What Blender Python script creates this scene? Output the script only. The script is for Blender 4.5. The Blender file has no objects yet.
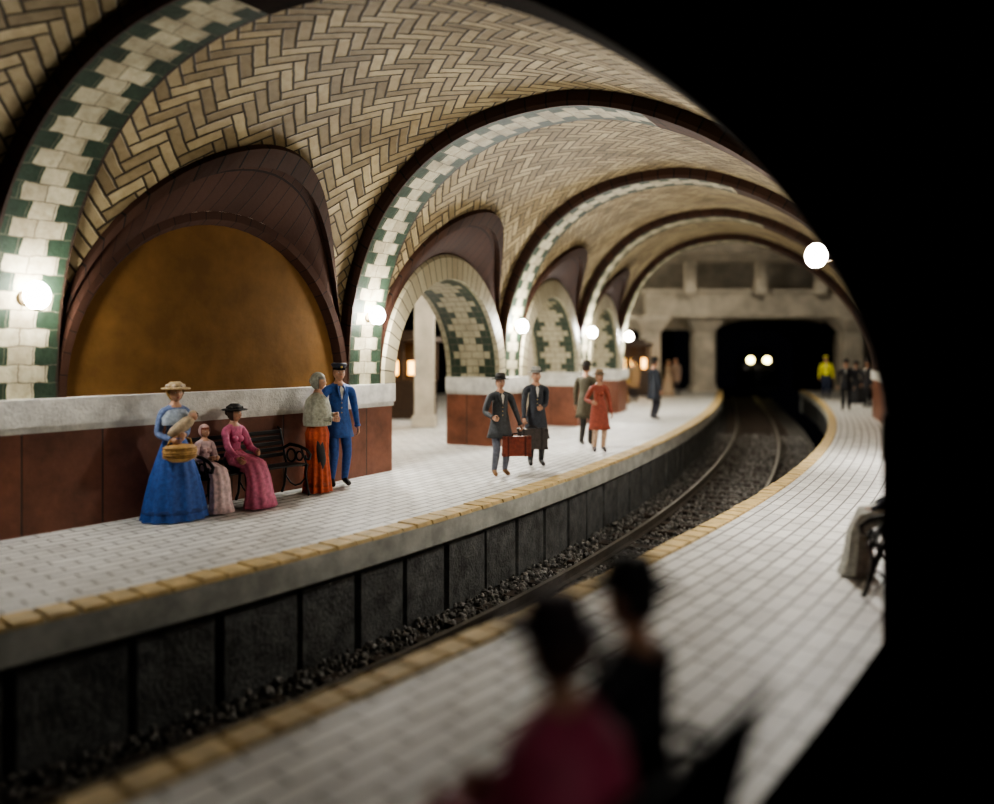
import bpy, math, random
import numpy as np
from mathutils import Vector, Matrix
random.seed(3); np.random.seed(3)
SC=bpy.context.scene
CAMZ=1.88
try: SC.view_settings.look='AgX - Medium High Contrast'
except Exception as e: print('look',e)
# ------------------------------------------------------------------ mesh builder
class MB:
    def __init__(s): s.v=[];s.f=[];s.m=[];s.uv=[];s.sm=[];s.mats=[]
    def mi(s,mat):
        if mat not in s.mats: s.mats.append(mat)
        return s.mats.index(mat)
    def add(s,verts,faces,mat,uvs=None,smooth=True):
        o=len(s.v); s.v+=[tuple(v) for v in verts]; k=s.mi(mat)
        for f in faces:
            s.f.append([o+i for i in f]); s.m.append(k); s.sm.append(smooth)
            s.uv.append([uvs[i] for i in f] if uvs else [(0,0)]*len(f))
    def grid(s,P,mat,UV=None,smooth=True):
        n=len(P);m=len(P[0]);vs=[p for r in P for p in r]
        uv=[u for r in UV for u in r] if UV else None
        fs=[(i*m+j,i*m+j+1,(i+1)*m+j+1,(i+1)*m+j) for i in range(n-1) for j in range(m-1)]
        s.add(vs,fs,mat,uv,smooth)
    def box(s,c,sz,mat,rz=0.0,M=None):
        vs=[]
        for x in(-.5,.5):
            for y in(-.5,.5):
                for z in(-.5,.5):
                    p=Vector((x*sz[0],y*sz[1],z*sz[2]))
                    if M: p=M@p
                    elif rz: p=Matrix.Rotation(rz,3,'Z')@p
                    vs.append(p+Vector(c))
        s.add(vs,[(0,1,3,2),(4,6,7,5),(0,4,5,1),(2,3,7,6),(0,2,6,4),(1,5,7,3)],mat,smooth=False)
    def hexa(s,b,t,mat):   # 4 bottom pts, 4 top pts
        s.add(list(b)+list(t),[(3,2,1,0),(4,5,6,7),(0,1,5,4),(1,2,6,5),(2,3,7,6),(3,0,4,7)],mat,smooth=False)
    def ell(s,c,r,mat,seg=14,rg=9,fn=None,keep=None,M=None):
        vs=[]
        for i in range(rg+1):
            th=math.pi*i/rg
            for j in range(seg):
                ph=2*math.pi*j/seg
                p=Vector((r[0]*math.sin(th)*math.cos(ph),r[1]*math.sin(th)*math.sin(ph),r[2]*math.cos(th)))
                if fn: p=fn(p)
                vs.append(p)
        fs=[]
        for i in range(rg):
            for j in range(seg):
                f=(i*seg+j,(i+1)*seg+j,(i+1)*seg+(j+1)%seg,i*seg+(j+1)%seg)
                if keep:
                    cc=sum((vs[q] for q in f),Vector())/4
                    if not keep(cc): continue
                fs.append(f)
        if M: vs=[M@v for v in vs]
        s.add([v+Vector(c) for v in vs],fs,mat)
    def loft(s,rings,mat,cap=True):
        n=len(rings[0]);vs=[p for r in rings for p in r]
        fs=[(i*n+j,i*n+(j+1)%n,(i+1)*n+(j+1)%n,(i+1)*n+j) for i in range(len(rings)-1) for j in range(n)]
        if cap:
            fs.append(tuple(range(n))[::-1]); fs.append(tuple((len(rings)-1)*n+j for j in range(n)))
        s.add(vs,fs,mat)
    def lathe(s,prof,c,mat,seg=20,sy=1.0,fold=0,nf=9,cap=True,ph0=0):
        rings=[]
        zt=prof[0][1]; zb=prof[-1][1]
        for r,z in prof:
            t=abs(z-zt)/max(1e-6,abs(zb-zt))
            rings.append([Vector((c[0]+(r+fold*t*math.sin(nf*a+ph0))*math.cos(a),c[1]+sy*(r+fold*t*math.sin(nf*a+ph0))*math.sin(a),c[2]+z)) for a in [2*math.pi*j/seg for j in range(seg)]])
        s.loft(rings,mat,cap)
    def tube(s,pts,rad,mat,seg=8,flat=None):
        pts=[Vector(p) for p in pts]
        if not isinstance(rad,(list,tuple)): rad=[rad]*len(pts)
        rings=[];prev=None
        for i,p in enumerate(pts):
            t=(pts[min(i+1,len(pts)-1)]-pts[max(i-1,0)])
            t=t.normalized() if t.length>1e-9 else Vector((0,0,1))
            if prev is None:
                a=Vector((0,0,1)) if abs(t.z)<.9 else Vector((1,0,0)); u=t.cross(a).normalized()
            else:
                u=(prev-t*prev.dot(t)); u=u.normalized() if u.length>1e-6 else t.orthogonal().normalized()
            prev=u; w=t.cross(u)
            rings.append([p+(u*math.cos(q)+w*math.sin(q))*rad[i] for q in [2*math.pi*j/seg for j in range(seg)]])
        s.loft(rings,mat,True)
    def xf(s,M): s.v=[tuple(M@Vector(v)) for v in s.v]
    def obj(s,name,bevel=0,parent=None):
        me=bpy.data.meshes.new(name); me.from_pydata(s.v,[],s.f)
        for m in s.mats: me.materials.append(m)
        me.polygons.foreach_set('material_index',s.m); me.polygons.foreach_set('use_smooth',s.sm)
        ul=me.uv_layers.new(name='UVMap')
        flat=[c for f in s.uv for uv in f for c in uv]; ul.data.foreach_set('uv',flat)
        me.update(); ob=bpy.data.objects.new(name,me); SC.collection.objects.link(ob)
        if bevel:
            b=ob.modifiers.new('bevel','BEVEL'); b.width=bevel; b.segments=2; b.limit_method='ANGLE'; b.angle_limit=math.radians(40)
        if parent: ob.parent=parent
        return ob
# ------------------------------------------------------------------ node helpers
class X:
    def __init__(s,nt,o): s.nt=nt;s.o=o
    def _b(s,op,b=None,c=None,rev=False):
        n=s.nt.nodes.new('ShaderNodeMath');n.operation=op
        ins=[s,b,c]
        if rev: ins=[b,s,c]
        for i,a in enumerate(ins):
            if a is None: continue
            if isinstance(a,X): s.nt.links.new(a.o,n.inputs[i])
            else: n.inputs[i].default_value=a
        return X(s.nt,n.outputs[0])
    def __add__(s,b): return s._b('ADD',b)
    def __radd__(s,b): return s._b('ADD',b)
    def __sub__(s,b): return s._b('SUBTRACT',b)
    def __rsub__(s,b): return s._b('SUBTRACT',b,rev=True)
    def __mul__(s,b): return s._b('MULTIPLY',b)
    def __rmul__(s,b): return s._b('MULTIPLY',b)
    def floor(s): return s._b('FLOOR')
    def fl_mod(s,b): return s._b('FLOORED_MODULO',b)
    def lt(s,b): return s._b('LESS_THAN',b)
    def gt(s,b): return s._b('GREATER_THAN',b)
    def mn(s,b): return s._b('MINIMUM',b)
    def abs(s): return s._b('ABSOLUTE')
def newmat(name):
    m=bpy.data.materials.new(name);m.use_nodes=True;nt=m.node_tree
    return m,nt,nt.nodes['Principled BSDF']
def uvxy(nt):
    tc=nt.nodes.new('ShaderNodeTexCoord');sp=nt.nodes.new('ShaderNodeSeparateXYZ');nt.links.new(tc.outputs['UV'],sp.inputs[0])
    return X(nt,sp.outputs[0]),X(nt,sp.outputs[1]),tc
def mix(nt,f,a,b,mode='MIX'):
    n=nt.nodes.new('ShaderNodeMix');n.data_type='RGBA';n.blend_type=mode
    for sock,val in((n.inputs[0],f),(n.inputs[6],a),(n.inputs[7],b)):
        if isinstance(val,X): nt.links.new(val.o,sock)
        elif hasattr(val,'is_output'): nt.links.new(val,sock)
        elif isinstance(val,(int,float)): sock.default_value=val
        else: sock.default_value=(*val,1)
    return n.outputs[2]
def noise(nt,scale,detail=4,coord=None,rough=.6):
    n=nt.nodes.new('ShaderNodeTexNoise');n.inputs['Scale'].default_value=scale;n.inputs['Detail'].default_value=detail;n.inputs['Roughness'].default_value=rough
    if coord is None:
        g=nt.nodes.new('ShaderNodeNewGeometry');coord=g.outputs['Position']
    nt.links.new(coord,n.inputs['Vector']); return n.outputs[0]
def ramp(nt,f,lo,hi,c0=0.0,c1=1.0):
    n=nt.nodes.new('ShaderNodeMapRange');nt.links.new(f if not isinstance(f,X) else f.o,n.inputs[0])
    n.inputs[1].default_value=lo;n.inputs[2].default_value=hi;n.inputs[3].default_value=c0;n.inputs[4].default_value=c1
    return X(nt,n.outputs[0])
def bump(nt,bs,h,strength=.5,dist=.01):
    b=nt.nodes.new('ShaderNodeBump');b.inputs['Strength'].default_value=strength;b.inputs['Distance'].default_value=dist
    nt.links.new(h.o if isinstance(h,X) else h,b.inputs['Height']);nt.links.new(b.outputs[0],bs.inputs['Normal'])
def grime(nt,col,amt=.5,scale=1.6,dark=(.25,.22,.17)):
    f=ramp(nt,noise(nt,scale,6),.42,.75,0,amt)
    return mix(nt,f,col,mix(nt,1.0,col,dark,'MULTIPLY'))
def plain(name,c,rough=.7,var=.25,scale=6,metal=0,bmp=0,spec=.5):
    m,nt,bs=newmat(name)
    f=ramp(nt,noise(nt,scale,5),.35,.7,0,1)
    col=mix(nt,f,tuple(x*(1-var) for x in c),tuple(min(1,x*(1+var)) for x in c))
    nt.links.new(col,bs.inputs['Base Color']);bs.inputs['Roughness'].default_value=rough;bs.inputs['Metallic'].default_value=metal;bs.inputs['Specular IOR Level'].default_value=spec
    if bmp: bump(nt,bs,noise(nt,scale*5,5),bmp,.02)
    return m
def emis(name,c,s):
    m,nt,bs=newmat(name);bs.inputs['Base Color'].default_value=(*c,1);bs.inputs['Emission Color'].default_value=(*c,1);bs.inputs['Emission Strength'].default_value=s
    return m
def herring(name,ca,cb,cg,W=.14,k=3,rough=.6):
    m,nt,bs=newmat(name);u,v,tc=uvxy(nt)
    nv=nt.nodes.new('ShaderNodeTexNoise');nv.inputs['Scale'].default_value=5;nt.links.new(tc.outputs['UV'],nv.inputs['Vector'])
    vm=nt.nodes.new('ShaderNodeVectorMath');vm.operation='MULTIPLY_ADD';vm.inputs[1].default_value=(.03,.03,0)
    nt.links.new(nv.outputs['Color'],vm.inputs[0]);nt.links.new(tc.outputs['UV'],vm.inputs[2])
    sp=nt.nodes.new('ShaderNodeSeparateXYZ');nt.links.new(vm.outputs[0],sp.inputs[0]);u=X(nt,sp.outputs[0]);v=X(nt,sp.outputs[1])
    q=.70711/W
    x=(u+v)*q; y=(v-u)*q
    fx=x.floor();fy=y.floor();rx=x-fx;ry=y-fy
    mm=(fx-fy).fl_mod(2*k)
    hor=mm.lt(k-.5)
    jp=(2*k-1)-mm
    al=hor*(mm+rx)+(1-hor)*(jp+ry)
    ac=hor*ry+(1-hor)*rx
    ed=al.mn(k-al).mn(ac).mn(1-ac)
    idx=fx-hor*mm; idy=fy-(1-hor)*jp
    cmb=nt.nodes.new('ShaderNodeCombineXYZ');nt.links.new(idx.o,cmb.inputs[0]);nt.links.new(idy.o,cmb.inputs[1]);nt.links.new(hor.o,cmb.inputs[2])
    wn=nt.nodes.new('ShaderNodeTexWhiteNoise');nt.links.new(cmb.outputs[0],wn.inputs['Vector'])
    wv=X(nt,wn.outputs['Value'])
    col=mix(nt,wv,ca,cb)
    col=grime(nt,col,.65,.9,(.42,.34,.22))
    col=grime(nt,col,.55,9,(.5,.43,.3))
    g=ramp(nt,ed,.05,.12,1,0)
    col=mix(nt,g,col,cg)
    nt.links.new(col,bs.inputs['Base Color']);bs.inputs['Roughness'].default_value=rough;bs.inputs['Specular IOR Level'].default_value=.3
    bump(nt,bs,ramp(nt,ed,.03,.16,0,1)+wv*.4,.7,.02)
    return m
def brick(name,c1,c2,cg,bw,bh,mort=.01,rough=.6,off=.5,gr=.3,bs_=.5,rot=False,grs=1.6,spec=.5):
    m,nt,bs=newmat(name);u,v,tc=uvxy(nt)
    b=nt.nodes.new('ShaderNodeTexBrick');b.offset=off;nt.links.new(tc.outputs['UV'],b.inputs['Vector'])
    b.inputs['Color1'].default_value=(*c1,1);b.inputs['Color2'].default_value=(*c2,1);b.inputs['Mortar'].default_value=(*cg,1)
    b.inputs['Scale'].default_value=1;b.inputs['Mortar Size'].default_value=mort;b.inputs['Brick Width'].default_value=bw;b.inputs['Row Height'].default_value=bh
    b.inputs['Mortar Smooth'].default_value=.2
    col=grime(nt,b.outputs['Color'],gr,grs)
    col=grime(nt,col,gr*.6,11,(.6,.55,.45))
    nt.links.new(col,bs.inputs['Base Color']);bs.inputs['Roughness'].default_value=rough;bs.inputs['Specular IOR Level'].default_value=spec
    bump(nt,bs,X(nt,b.outputs['Fac'])*-1.0+X(nt,noise(nt,25,4))*.4,bs_,.012)
    return m
CREAM1=(.52,.48,.34);CREAM2=(.36,.32,.22);GREEN=(.014,.027,.016);BROWN=(.04,.022,.015)
def ribtile(name,half):
    m,nt,bs=newmat(name);u,v,tc=uvxy(nt)
    nv=nt.nodes.new('ShaderNodeTexNoise');nv.inputs['Scale'].default_value=7;nt.links.new(tc.outputs['UV'],nv.inputs['Vector'])
    vm=nt.nodes.new('ShaderNodeVectorMath');vm.operation='MULTIPLY_ADD';vm.inputs[1].default_value=(.05,.05,0)
    nt.links.new(nv.outputs['Color'],vm.inputs[0]);nt.links.new(tc.outputs['UV'],vm.inputs[2])
    sp=nt.nodes.new('ShaderNodeSeparateXYZ');nt.links.new(vm.outputs[0],sp.inputs[0])
    u=X(nt,sp.outputs[0])-.025;v=X(nt,sp.outputs[1])
    b=nt.nodes.new('ShaderNodeTexBrick');b.offset=.5;nt.links.new(vm.outputs[0],b.inputs['Vector'])
    b.inputs['Color1'].default_value=(*CREAM1,1);b.inputs['Color2'].default_value=(*CREAM2,1);b.inputs['Mortar'].default_value=(.15,.135,.095,1)
    b.inputs['Scale'].default_value=1;b.inputs['Mortar Size'].default_value=.006;b.inputs['Brick Width'].default_value=.27;b.inputs['Row Height'].default_value=.19
    step=(v*(1/.19)).floor().fl_mod(2)
    d=u.abs()*(1/half)
    thr=.34+step*.36
    g=d._b('GREATER_THAN',thr)*d.lt(.93)
    one=mix(nt,X(nt,noise(nt,20)),GREEN,tuple(x*2.4 for x in GREEN))
    mort=X(nt,b.outputs['Fac'])
    col=mix(nt,g*(1-mort*.6),b.outputs['Color'],one)
    col=mix(nt,d.gt(.93),col,BROWN)
    col=grime(nt,col,.75,2.5);col=grime(nt,col,.5,14,(.5,.45,.35))
    nt.links.new(col,bs.inputs['Base Color']);bs.inputs['Roughness'].default_value=.55;bs.inputs['Specular IOR Level'].default_value=.3
    bump(nt,bs,mort*-1.0+X(nt,noise(nt,20,4))*.8,.7,.015)
    return m
def crosses(name,mid):
    m,nt,bs=newmat(name);u,v,tc=uvxy(nt)
    rh=.155
    r=(v*(1/rh)).floor();fr=(v*(1/rh))-r
    k=r.fl_mod(4)
    hw=.14+.14*(2-(k-2).abs())
    d=(u-mid).abs()
    white=d.lt(hw)
    cw=.28
    off=r.fl_mod(2)*.14
    cx=(u-mid+off)*(1/cw);fc=cx-cx.floor()
    ed=(fr.mn(1-fr)*rh).mn(fc.mn(1-fc)*cw)
    nz=X(nt,noise(nt,18,3))
    gr=mix(nt,nz,GREEN,tuple(x*2.6 for x in GREEN));cr=mix(nt,nz,CREAM1,CREAM2)
    col=mix(nt,white,gr,cr);col=mix(nt,d.gt(.52),col,cr)
    col=mix(nt,ed.lt(.007),col,(.13,.12,.085));col=grime(nt,col,.35,3)
    nt.links.new(col,bs.inputs['Base Color']);bs.inputs['Roughness'].default_value=.4
    return m
M_herr=herring('guastavino_tile',(.42,.345,.205),(.19,.145,.08),(.03,.022,.013))
M_rib=ribtile('rib_tile',.38)
M_ribface=brick('rib_brick',(.055,.025,.015),(.035,.017,.011),(.010,.007,.005),.30,.6,.014,.75,off=0,spec=.25)
M_lun=brick('lunette_brick',(.058,.026,.016),(.042,.019,.012),(.02,.011,.008),.22,.4,.008,.85,off=0,spec=.2)
M_ring=brick('voussoir_tile',(.42,.38,.26),(.32,.28,.18),(.07,.06,.04),.2,.5,.011,.55,off=0)
M_chk=crosses('arch_cross_tile',.62)
M_brown=brick('brown_wainscot',(.24,.088,.048),(.18,.068,.038),(.07,.032,.02),.85,1.3,.012,.5,off=0,gr=.7,grs=2.2)
M_cap=plain('white_stone_cap',(.66,.65,.60),.6,.2,5,bmp=.6)
M_panel=plain('ochre_panel',(.14,.072,.021),.85,.2,2.5,bmp=.2,spec=.2)
M_tileL=brick('platform_tile',(.84,.84,.81),(.70,.70,.68),(.16,.155,.14),.40,.155,.012,.5,gr=.3,bs_=.5)
M_yel=plain('yellow_edge_tile',(.60,.45,.21),.6,.25,7,bmp=.3)
M_slab=plain('platform_slab_stone',(.42,.43,.39),.7,.3,3,bmp=.3)
M_blk=plain('black_stone_blocks',(.10,.103,.10),.5,.55,5,bmp=1.0)
M_dark=plain('dark_ground',(.004,.0035,.003),1,.3,spec=0)
M_gap=plain('block_joint',(.02,.02,.019),.9,.3)
M_black=plain('shade_black',(.004,.003,.0028),1,.3,spec=0)  # near-black colour standing in for shade in unlit areas
M_shadeb=brick('shade_brick',(.015,.008,.0055),(.011,.006,.004),(.005,.004,.003),.3,.6,.012,.9,off=0,spec=.1)  # brick colour darkened to paint in shade on the near right side
M_ball=plain('ballast_stone',(.27,.26,.245),.9,.6,14,bmp=.5)
M_ballg=plain('ballast_bed',(.07,.066,.06),.95,.5,20,bmp=1)
M_wood=plain('sleeper_wood',(.05,.036,.027),.85,.4,8)
M_rust=plain('rail_rust',(.06,.048,.036),.8,.3,10,.2)
M_steel=plain('rail_steel',(.20,.19,.175),.55,.1,10,.7)
M_conc=plain('concrete',(.50,.45,.36),.8,.25,1.2,bmp=.3)
M_iron=plain('black_iron',(.012,.013,.013),.45,.2,10,.3)
M_bulb=emis('lamp_bulb_glow',(1,.96,.88),90)
M_brass=plain('lamp_brass',(.12,.09,.05),.4,.2,10,.8)
M_warm=emis('warm_window_glow',(1,.5,.12),9)
M_head=emis('headlight_glow',(1,.85,.35),30)
M_train=plain('train_dark_paint',(.02,.02,.025),.4,.2)
_c={}
def cm(c,rough=.65):
    k=(tuple(c),rough)
    if k not in _c: _c[k]=plain('paint_%d'%len(_c),c,rough,.28,22)
    return _c[k]
# ------------------------------------------------------------------ curves
class Crv:
    def __init__(s,pts,y0,y1,deg=3):
        P=np.array(pts);c=np.polyfit(np.log(P[:,0]),P[:,1],deg)
        ymin=P[0,0];f=lambda y:np.polyval(c,np.log(y))
        sl=(f(ymin+.8)-f(ymin))/.8;ymax=40.;sh=(f(ymax)-f(ymax-4))/4
        ys=np.arange(y0,y1,.1)
        xs=np.array([f(ymin)+sl*(y-ymin) if y<ymin else (f(ymax)+sh*(y-ymax) if y>ymax else f(y)) for y in ys])
        s.p=np.stack([xs,ys],1);d=np.hypot(*np.diff(s.p,axis=0).T);s.s=np.concatenate([[0],np.cumsum(d)]);s.L=s.s[-1]
    def at(s,t,n=0,z=0):
        x=np.interp(t,s.s,s.p[:,0]);y=np.interp(t,s.s,s.p[:,1])
        x1=np.interp(t+.4,s.s,s.p[:,0])-np.interp(t-.4,s.s,s.p[:,0]);y1=np.interp(t+.4,s.s,s.p[:,1])-np.interp(t-.4,s.s,s.p[:,1])
        l=math.hypot(x1,y1)+1e-9
        return Vector((x+n*y1/l,y-n*x1/l,z))
    def s_of_y(s,y): return float(np.interp(y,s.p[:,1],s.s))
EL=Crv([(5.47,-3.40),(6.6,-2.45),(7.48,-1.80),(8.45,-1.08),(10.2,.04),(13.67,1.9),(20.9,5.04),(29,8.0),(37.6,10.6)],-3,75)
ER=Crv([(3.35,-1.87),(4.1,-1.22),(5.0,-.42),(5.9,.24),(7.6,1.36),(8.74,2.1),(12,4.2),(15.5,6.2),(21.5,8.9),(30,12.2),(39.6,15.2)],-3,75)
def cat(pts,s,o):
    t=s-o;i=int(math.floor(t));i=max(0,min(len(pts)-2,i));f=t-i
    P=lambda j:Vector(pts[j]) if 0<=j<len(pts) else (2*Vector(pts[0])-Vector(pts[1]) if j<0 else 2*Vector(pts[-1])-Vector(pts[-2]))
    a,b,c,d=P(i-1),P(i),P(i+1),P(i+2)
    return .5*((2*b)+(c-a)*f+(2*a-5*b+4*c-d)*f*f+(3*b-a-3*c+d)*f**3)
LP=[(-11.6,.75),(-8.1,4.35),(-4.94,8.29),(-2.06,12.49),(.32,17.0),(2.36,21.7),(4.15,26.5),(5.75,31.35),(7.2,36.25)]
RP=[(.7,1.75),(2.55,5.23),(4.52,8.7),(7.15,13.8),(9.4,18.85),(11.3,23.95),(12.95,28.95),(14.5,33.9)]
R0_=Vector((2.5,-2.0))
def Lw(s): return cat(LP,s,-1)
def Rw(s):
    if s>=.93: return cat(RP,s,0)
    return cat(RP,.93,0).lerp(R0_,(.93-s)/1.0)
def F(s,n,z,side='L'):
    g=Lw if side=='L' else Rw
    p=g(s);t=(g(s+.02)-g(s-.02)).normalized()
    nx,ny=(t.y,-t.x)
    return Vector((p.x+n*nx,p.y+n*ny,z))
ZS=1.42;W0=.455;BAY=5.1
def bb(s): return 3.70+.12*max(0,s-2)
PR=1.70
def V(s,phi,e):
    a,b=Lw(s),Rw(s);sp=(b-a).length
    c=math.cos(phi);sn=max(0,math.sin(phi))
    p=2.4 if phi<=math.pi/2 else PR
    Xc=abs(c)**(2/p);h=sn**(2/p)*(bb(s)+e)
    w=W0-Xc*(W0+e/sp) if phi<=math.pi/2 else W0+Xc*(1-W0+e/sp)
    q=a+(b-a)*w
    return Vector((q.x,q.y,ZS+h))
def arcs(e,s=2):
    ph=np.linspace(0,math.pi,200);pt=[V(s,p,e) for p in ph];d=[0]
    for i in range(1,200): d.append(d[-1]+(pt[i]-pt[i-1]).length)
    return ph,np.array(d)
PH,AS=arcs(.2)
def arc(phi): return float(np.interp(phi,PH,AS))
RH=.075;E2=.2
# ------------------------------------------------------------------ vault ceiling
vb=MB();lb=MB()
for i in range(-1,5):
    bay_l=i>=0
    cols=[];uvs=[];low=[]
    N=40
    for a in range(N+1):
        c=-math.cos(math.pi*a/N)
        s=i+.5+.425*c
        zl=2.85*math.sqrt(max(0,1-c*c)) if bay_l else 0
        ph0=math.asin(min(1,(zl/(bb(s)+E2)))**(2.4/2)) if zl>0 else 0
        col=[];uv=[]
        for j in range(41):
            f=j/40
            ph=ph0+(math.pi-ph0)*f
            col.append(V(s,ph,E2));uv.append((s*BAY,arc(ph)))
        cols.append(col);uvs.append(uv);low.append((c,s,col[0]))
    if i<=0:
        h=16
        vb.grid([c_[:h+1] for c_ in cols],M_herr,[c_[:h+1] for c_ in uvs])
        vb.grid([c_[h:] for c_ in cols],M_black,[c_[h:] for c_ in uvs])  # right part of the near vault kept in shade by its colour
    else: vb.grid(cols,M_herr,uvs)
    if bay_l:
        rows=[];uv=[]
        for (c,s,o) in low:
            zz=2.3*math.sqrt(max(0,1-c*c))
            w=F(i+.5+.425*c*.995,0,ZS+zz)
            r=[];u=[]
            ang=math.acos(max(-1,min(1,c)))*2.3
            for k in range(7):
                t=k/6
                r.append(w.lerp(o,t)+Vector((0,0,-.03*math.sin(math.pi*t))));u.append((ang,.05+.4*t))
            rows.append(r);uv.append(u)
        lb.grid(rows,M_lun,uv)
        rim=[];ru=[]
        for (c,s,o) in low:
            ang=math.acos(max(-1,min(1,c)))*2.5
            zl2=(2.85+.16)*math.sqrt(max(0,1-c*c)) 
            ph=math.asin(min(1,(zl2/(bb(s)+.14)))**1.2)
            q=V(s,ph,.12)
            rim.append([o,V(s,math.asin(min(1,(2.80*math.sqrt(max(0,1-c*c))/(bb(s)+.12)))**1.2),.10),q,V(s,ph,.22)]);ru.append([(ang,.05),(ang,.2),(ang,.4),(ang,.5)])
        lb.grid(rim,M_ribface,ru,smooth=False)
vb.obj('ceiling')
lb.obj('trim_1')
# ------------------------------------------------------------------ ribs
for i in range(0,6):
    rb=MB();n=72
    acc=0;prev=None;P=[]
    for j in range(n+1):
        ph=math.pi*j/n
        m=V(i,ph,0)
        if prev is not None: acc+=(m-prev).length
        prev=m
        row=[V(i-RH+2*RH*t/6,ph,0) for t in range(7)];P.append((ph,acc,row))
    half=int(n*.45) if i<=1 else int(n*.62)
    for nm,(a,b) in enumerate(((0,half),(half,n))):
        mat=M_rib if (nm==0) else (M_shadeb if i<=1 else M_ribface)  # right side of the near ribs has its shade put into the colour
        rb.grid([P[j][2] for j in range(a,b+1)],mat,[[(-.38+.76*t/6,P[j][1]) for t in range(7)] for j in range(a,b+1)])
        fm=M_ribface if (nm==0) else (M_shadeb if i<=1 else M_ribface)
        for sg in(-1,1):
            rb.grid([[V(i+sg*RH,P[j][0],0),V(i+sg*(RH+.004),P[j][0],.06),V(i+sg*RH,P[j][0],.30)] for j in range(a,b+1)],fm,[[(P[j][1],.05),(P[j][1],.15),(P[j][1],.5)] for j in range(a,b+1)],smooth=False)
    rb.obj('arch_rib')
# ------------------------------------------------------------------ left wall
wl=MB();cap=MB()
def strip(B,s0,s1,n0,n1,z0,z1,mat,side='L',step=.1,ends=True):
    k=max(1,int(abs(s1-s0)/step))
    ss=[s0+(s1-s0)*j/k for j in range(k+1)]
    A=lambda n,z:[F(s,n,z,side) for s in ss]
    fr0,fr1=A(n1,z0),A(n1,z1);bk0,bk1=A(n0,z0),A(n0,z1)
    u=[s*BAY for s in ss]
    B.grid([fr0,fr1],mat,[[(q,z0+.05) for q in u],[(q,z1+.05) for q in u]],smooth=False)
    B.grid([bk0,bk1],mat,[[(q,z0+.05) for q in u],[(q,z1+.05) for q in u]],smooth=False)
    B.grid([fr1,bk1],mat,[[(q,.1) for q in u],[(q,.4) for q in u]],smooth=False)
    B.grid([fr0,bk0],mat,[[(q,.1) for q in u],[(q,.4) for q in u]],smooth=False)
    if ends:
        for j in(0,-1):
            B.grid([[fr0[j],bk0[j]],[fr1[j],bk1[j]]],mat,[[(.1,z0+.05),(.1+abs(n1-n0),z0+.05)],[(.1,z1+.05),(.1+abs(n1-n0),z1+.05)]],smooth=False)
JH=.137
segs=[(-1,2+JH-.012)]+[(i-JH,i+JH) for i in(3,4,5)]
for a,b in segs:
    strip(wl,a,b,-1.2,.03,0,1.16,M_brown)
    strip(cap,a-.004,b+.004,-1.22,.09,1.13,1.42,M_cap)
    strip(cap,a-.002,b+.002,-1.21,.06,1.06,1.13,M_cap)
RIN=1.85
for i in range(-1,5):
    if i<=1:   # blind panels
        rows=[];uv=[]
        for a in range(33):
            c=-math.cos(math.pi*a/32);s=i+.5+.425*c*.93
            zz=(2.3-.16)*math.sqrt(max(0,1-c*c))
            rows.append([F(s,-.14,ZS+zz*t) for t in(0,.33,.66,1)])
        wl.grid(rows,M_panel)
        rows=[]
        for a in range(33):
            c=-math.cos(math.pi*a/32);z1=math.sqrt(max(0,1-c*c))
            rows.append([F(i+.5+.425*c,0,ZS+2.3*z1),F(i+.5+.425*c*.955,-.02,ZS+2.2*z1),F(i+.5+.425*c*.93,-.14,ZS+2.14*z1)])
        wl.grid(rows,M_lun,[[(a*.2,.05),(a*.2,.2),(a*.2,.4)] for a in range(33)],smooth=False)
    else:
        ring=[];ru=[];sof=[];su=[]
        for a in range(49):
            th=math.pi*a/48;c=-math.cos(th);z1=math.sin(th)
            pin=F(i+.5+RIN/BAY*c,.05,ZS+RIN*z1)
            ring.append([F(i+.5+RIN/BAY*c,-.0,ZS+RIN*z1),pin,F(i+.5+.425*c*.985,.05,ZS+2.24*z1),F(i+.5+.425*c,0,ZS+2.3*z1)])
            ru.append([(th*2.1,.02),(th*2.1,.06),(th*2.1,.4),(th*2.1,.46)])
            sof.append([F(i+.5+RIN/BAY*c,.05-1.25*t/4,ZS+RIN*z1) for t in range(5)]);su.append([(1.25*t/4,th*RIN) for t in range(5)])
        wl.grid(ring,M_ring,ru,smooth=False);wl.grid(sof,M_chk,su)
        wl.grid([[F(i+.5+RIN/BAY*-math.cos(math.pi*a/24),-1.2,ZS+RIN*math.sin(math.pi*a/24)),F(i+.5+.5*-math.cos(math.pi*a/24),-1.2,4.2)] for a in range(25)],M_conc)
wl.obj('wall_left');cap.obj('trim_2',bevel=.035)
# ------------------------------------------------------------------ right wall
wr=MB()
strip(wr,-.9,.92,-.0,.4,0,5.0,M_black,'R')  # near wall painted black in place of shade, pier likewise
strip(wr,.925,1.075,-.03,.4,0,1.5,M_shadeb,'R')
for a,b in((1.075,5.1),): 
    strip(wr,a,b,0,.4,0,1.14,M_brown,'R'); strip(wr,a,b,-.05,.4,1.14,1.42,M_cap,'R')
wr.obj('wall_right')
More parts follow.
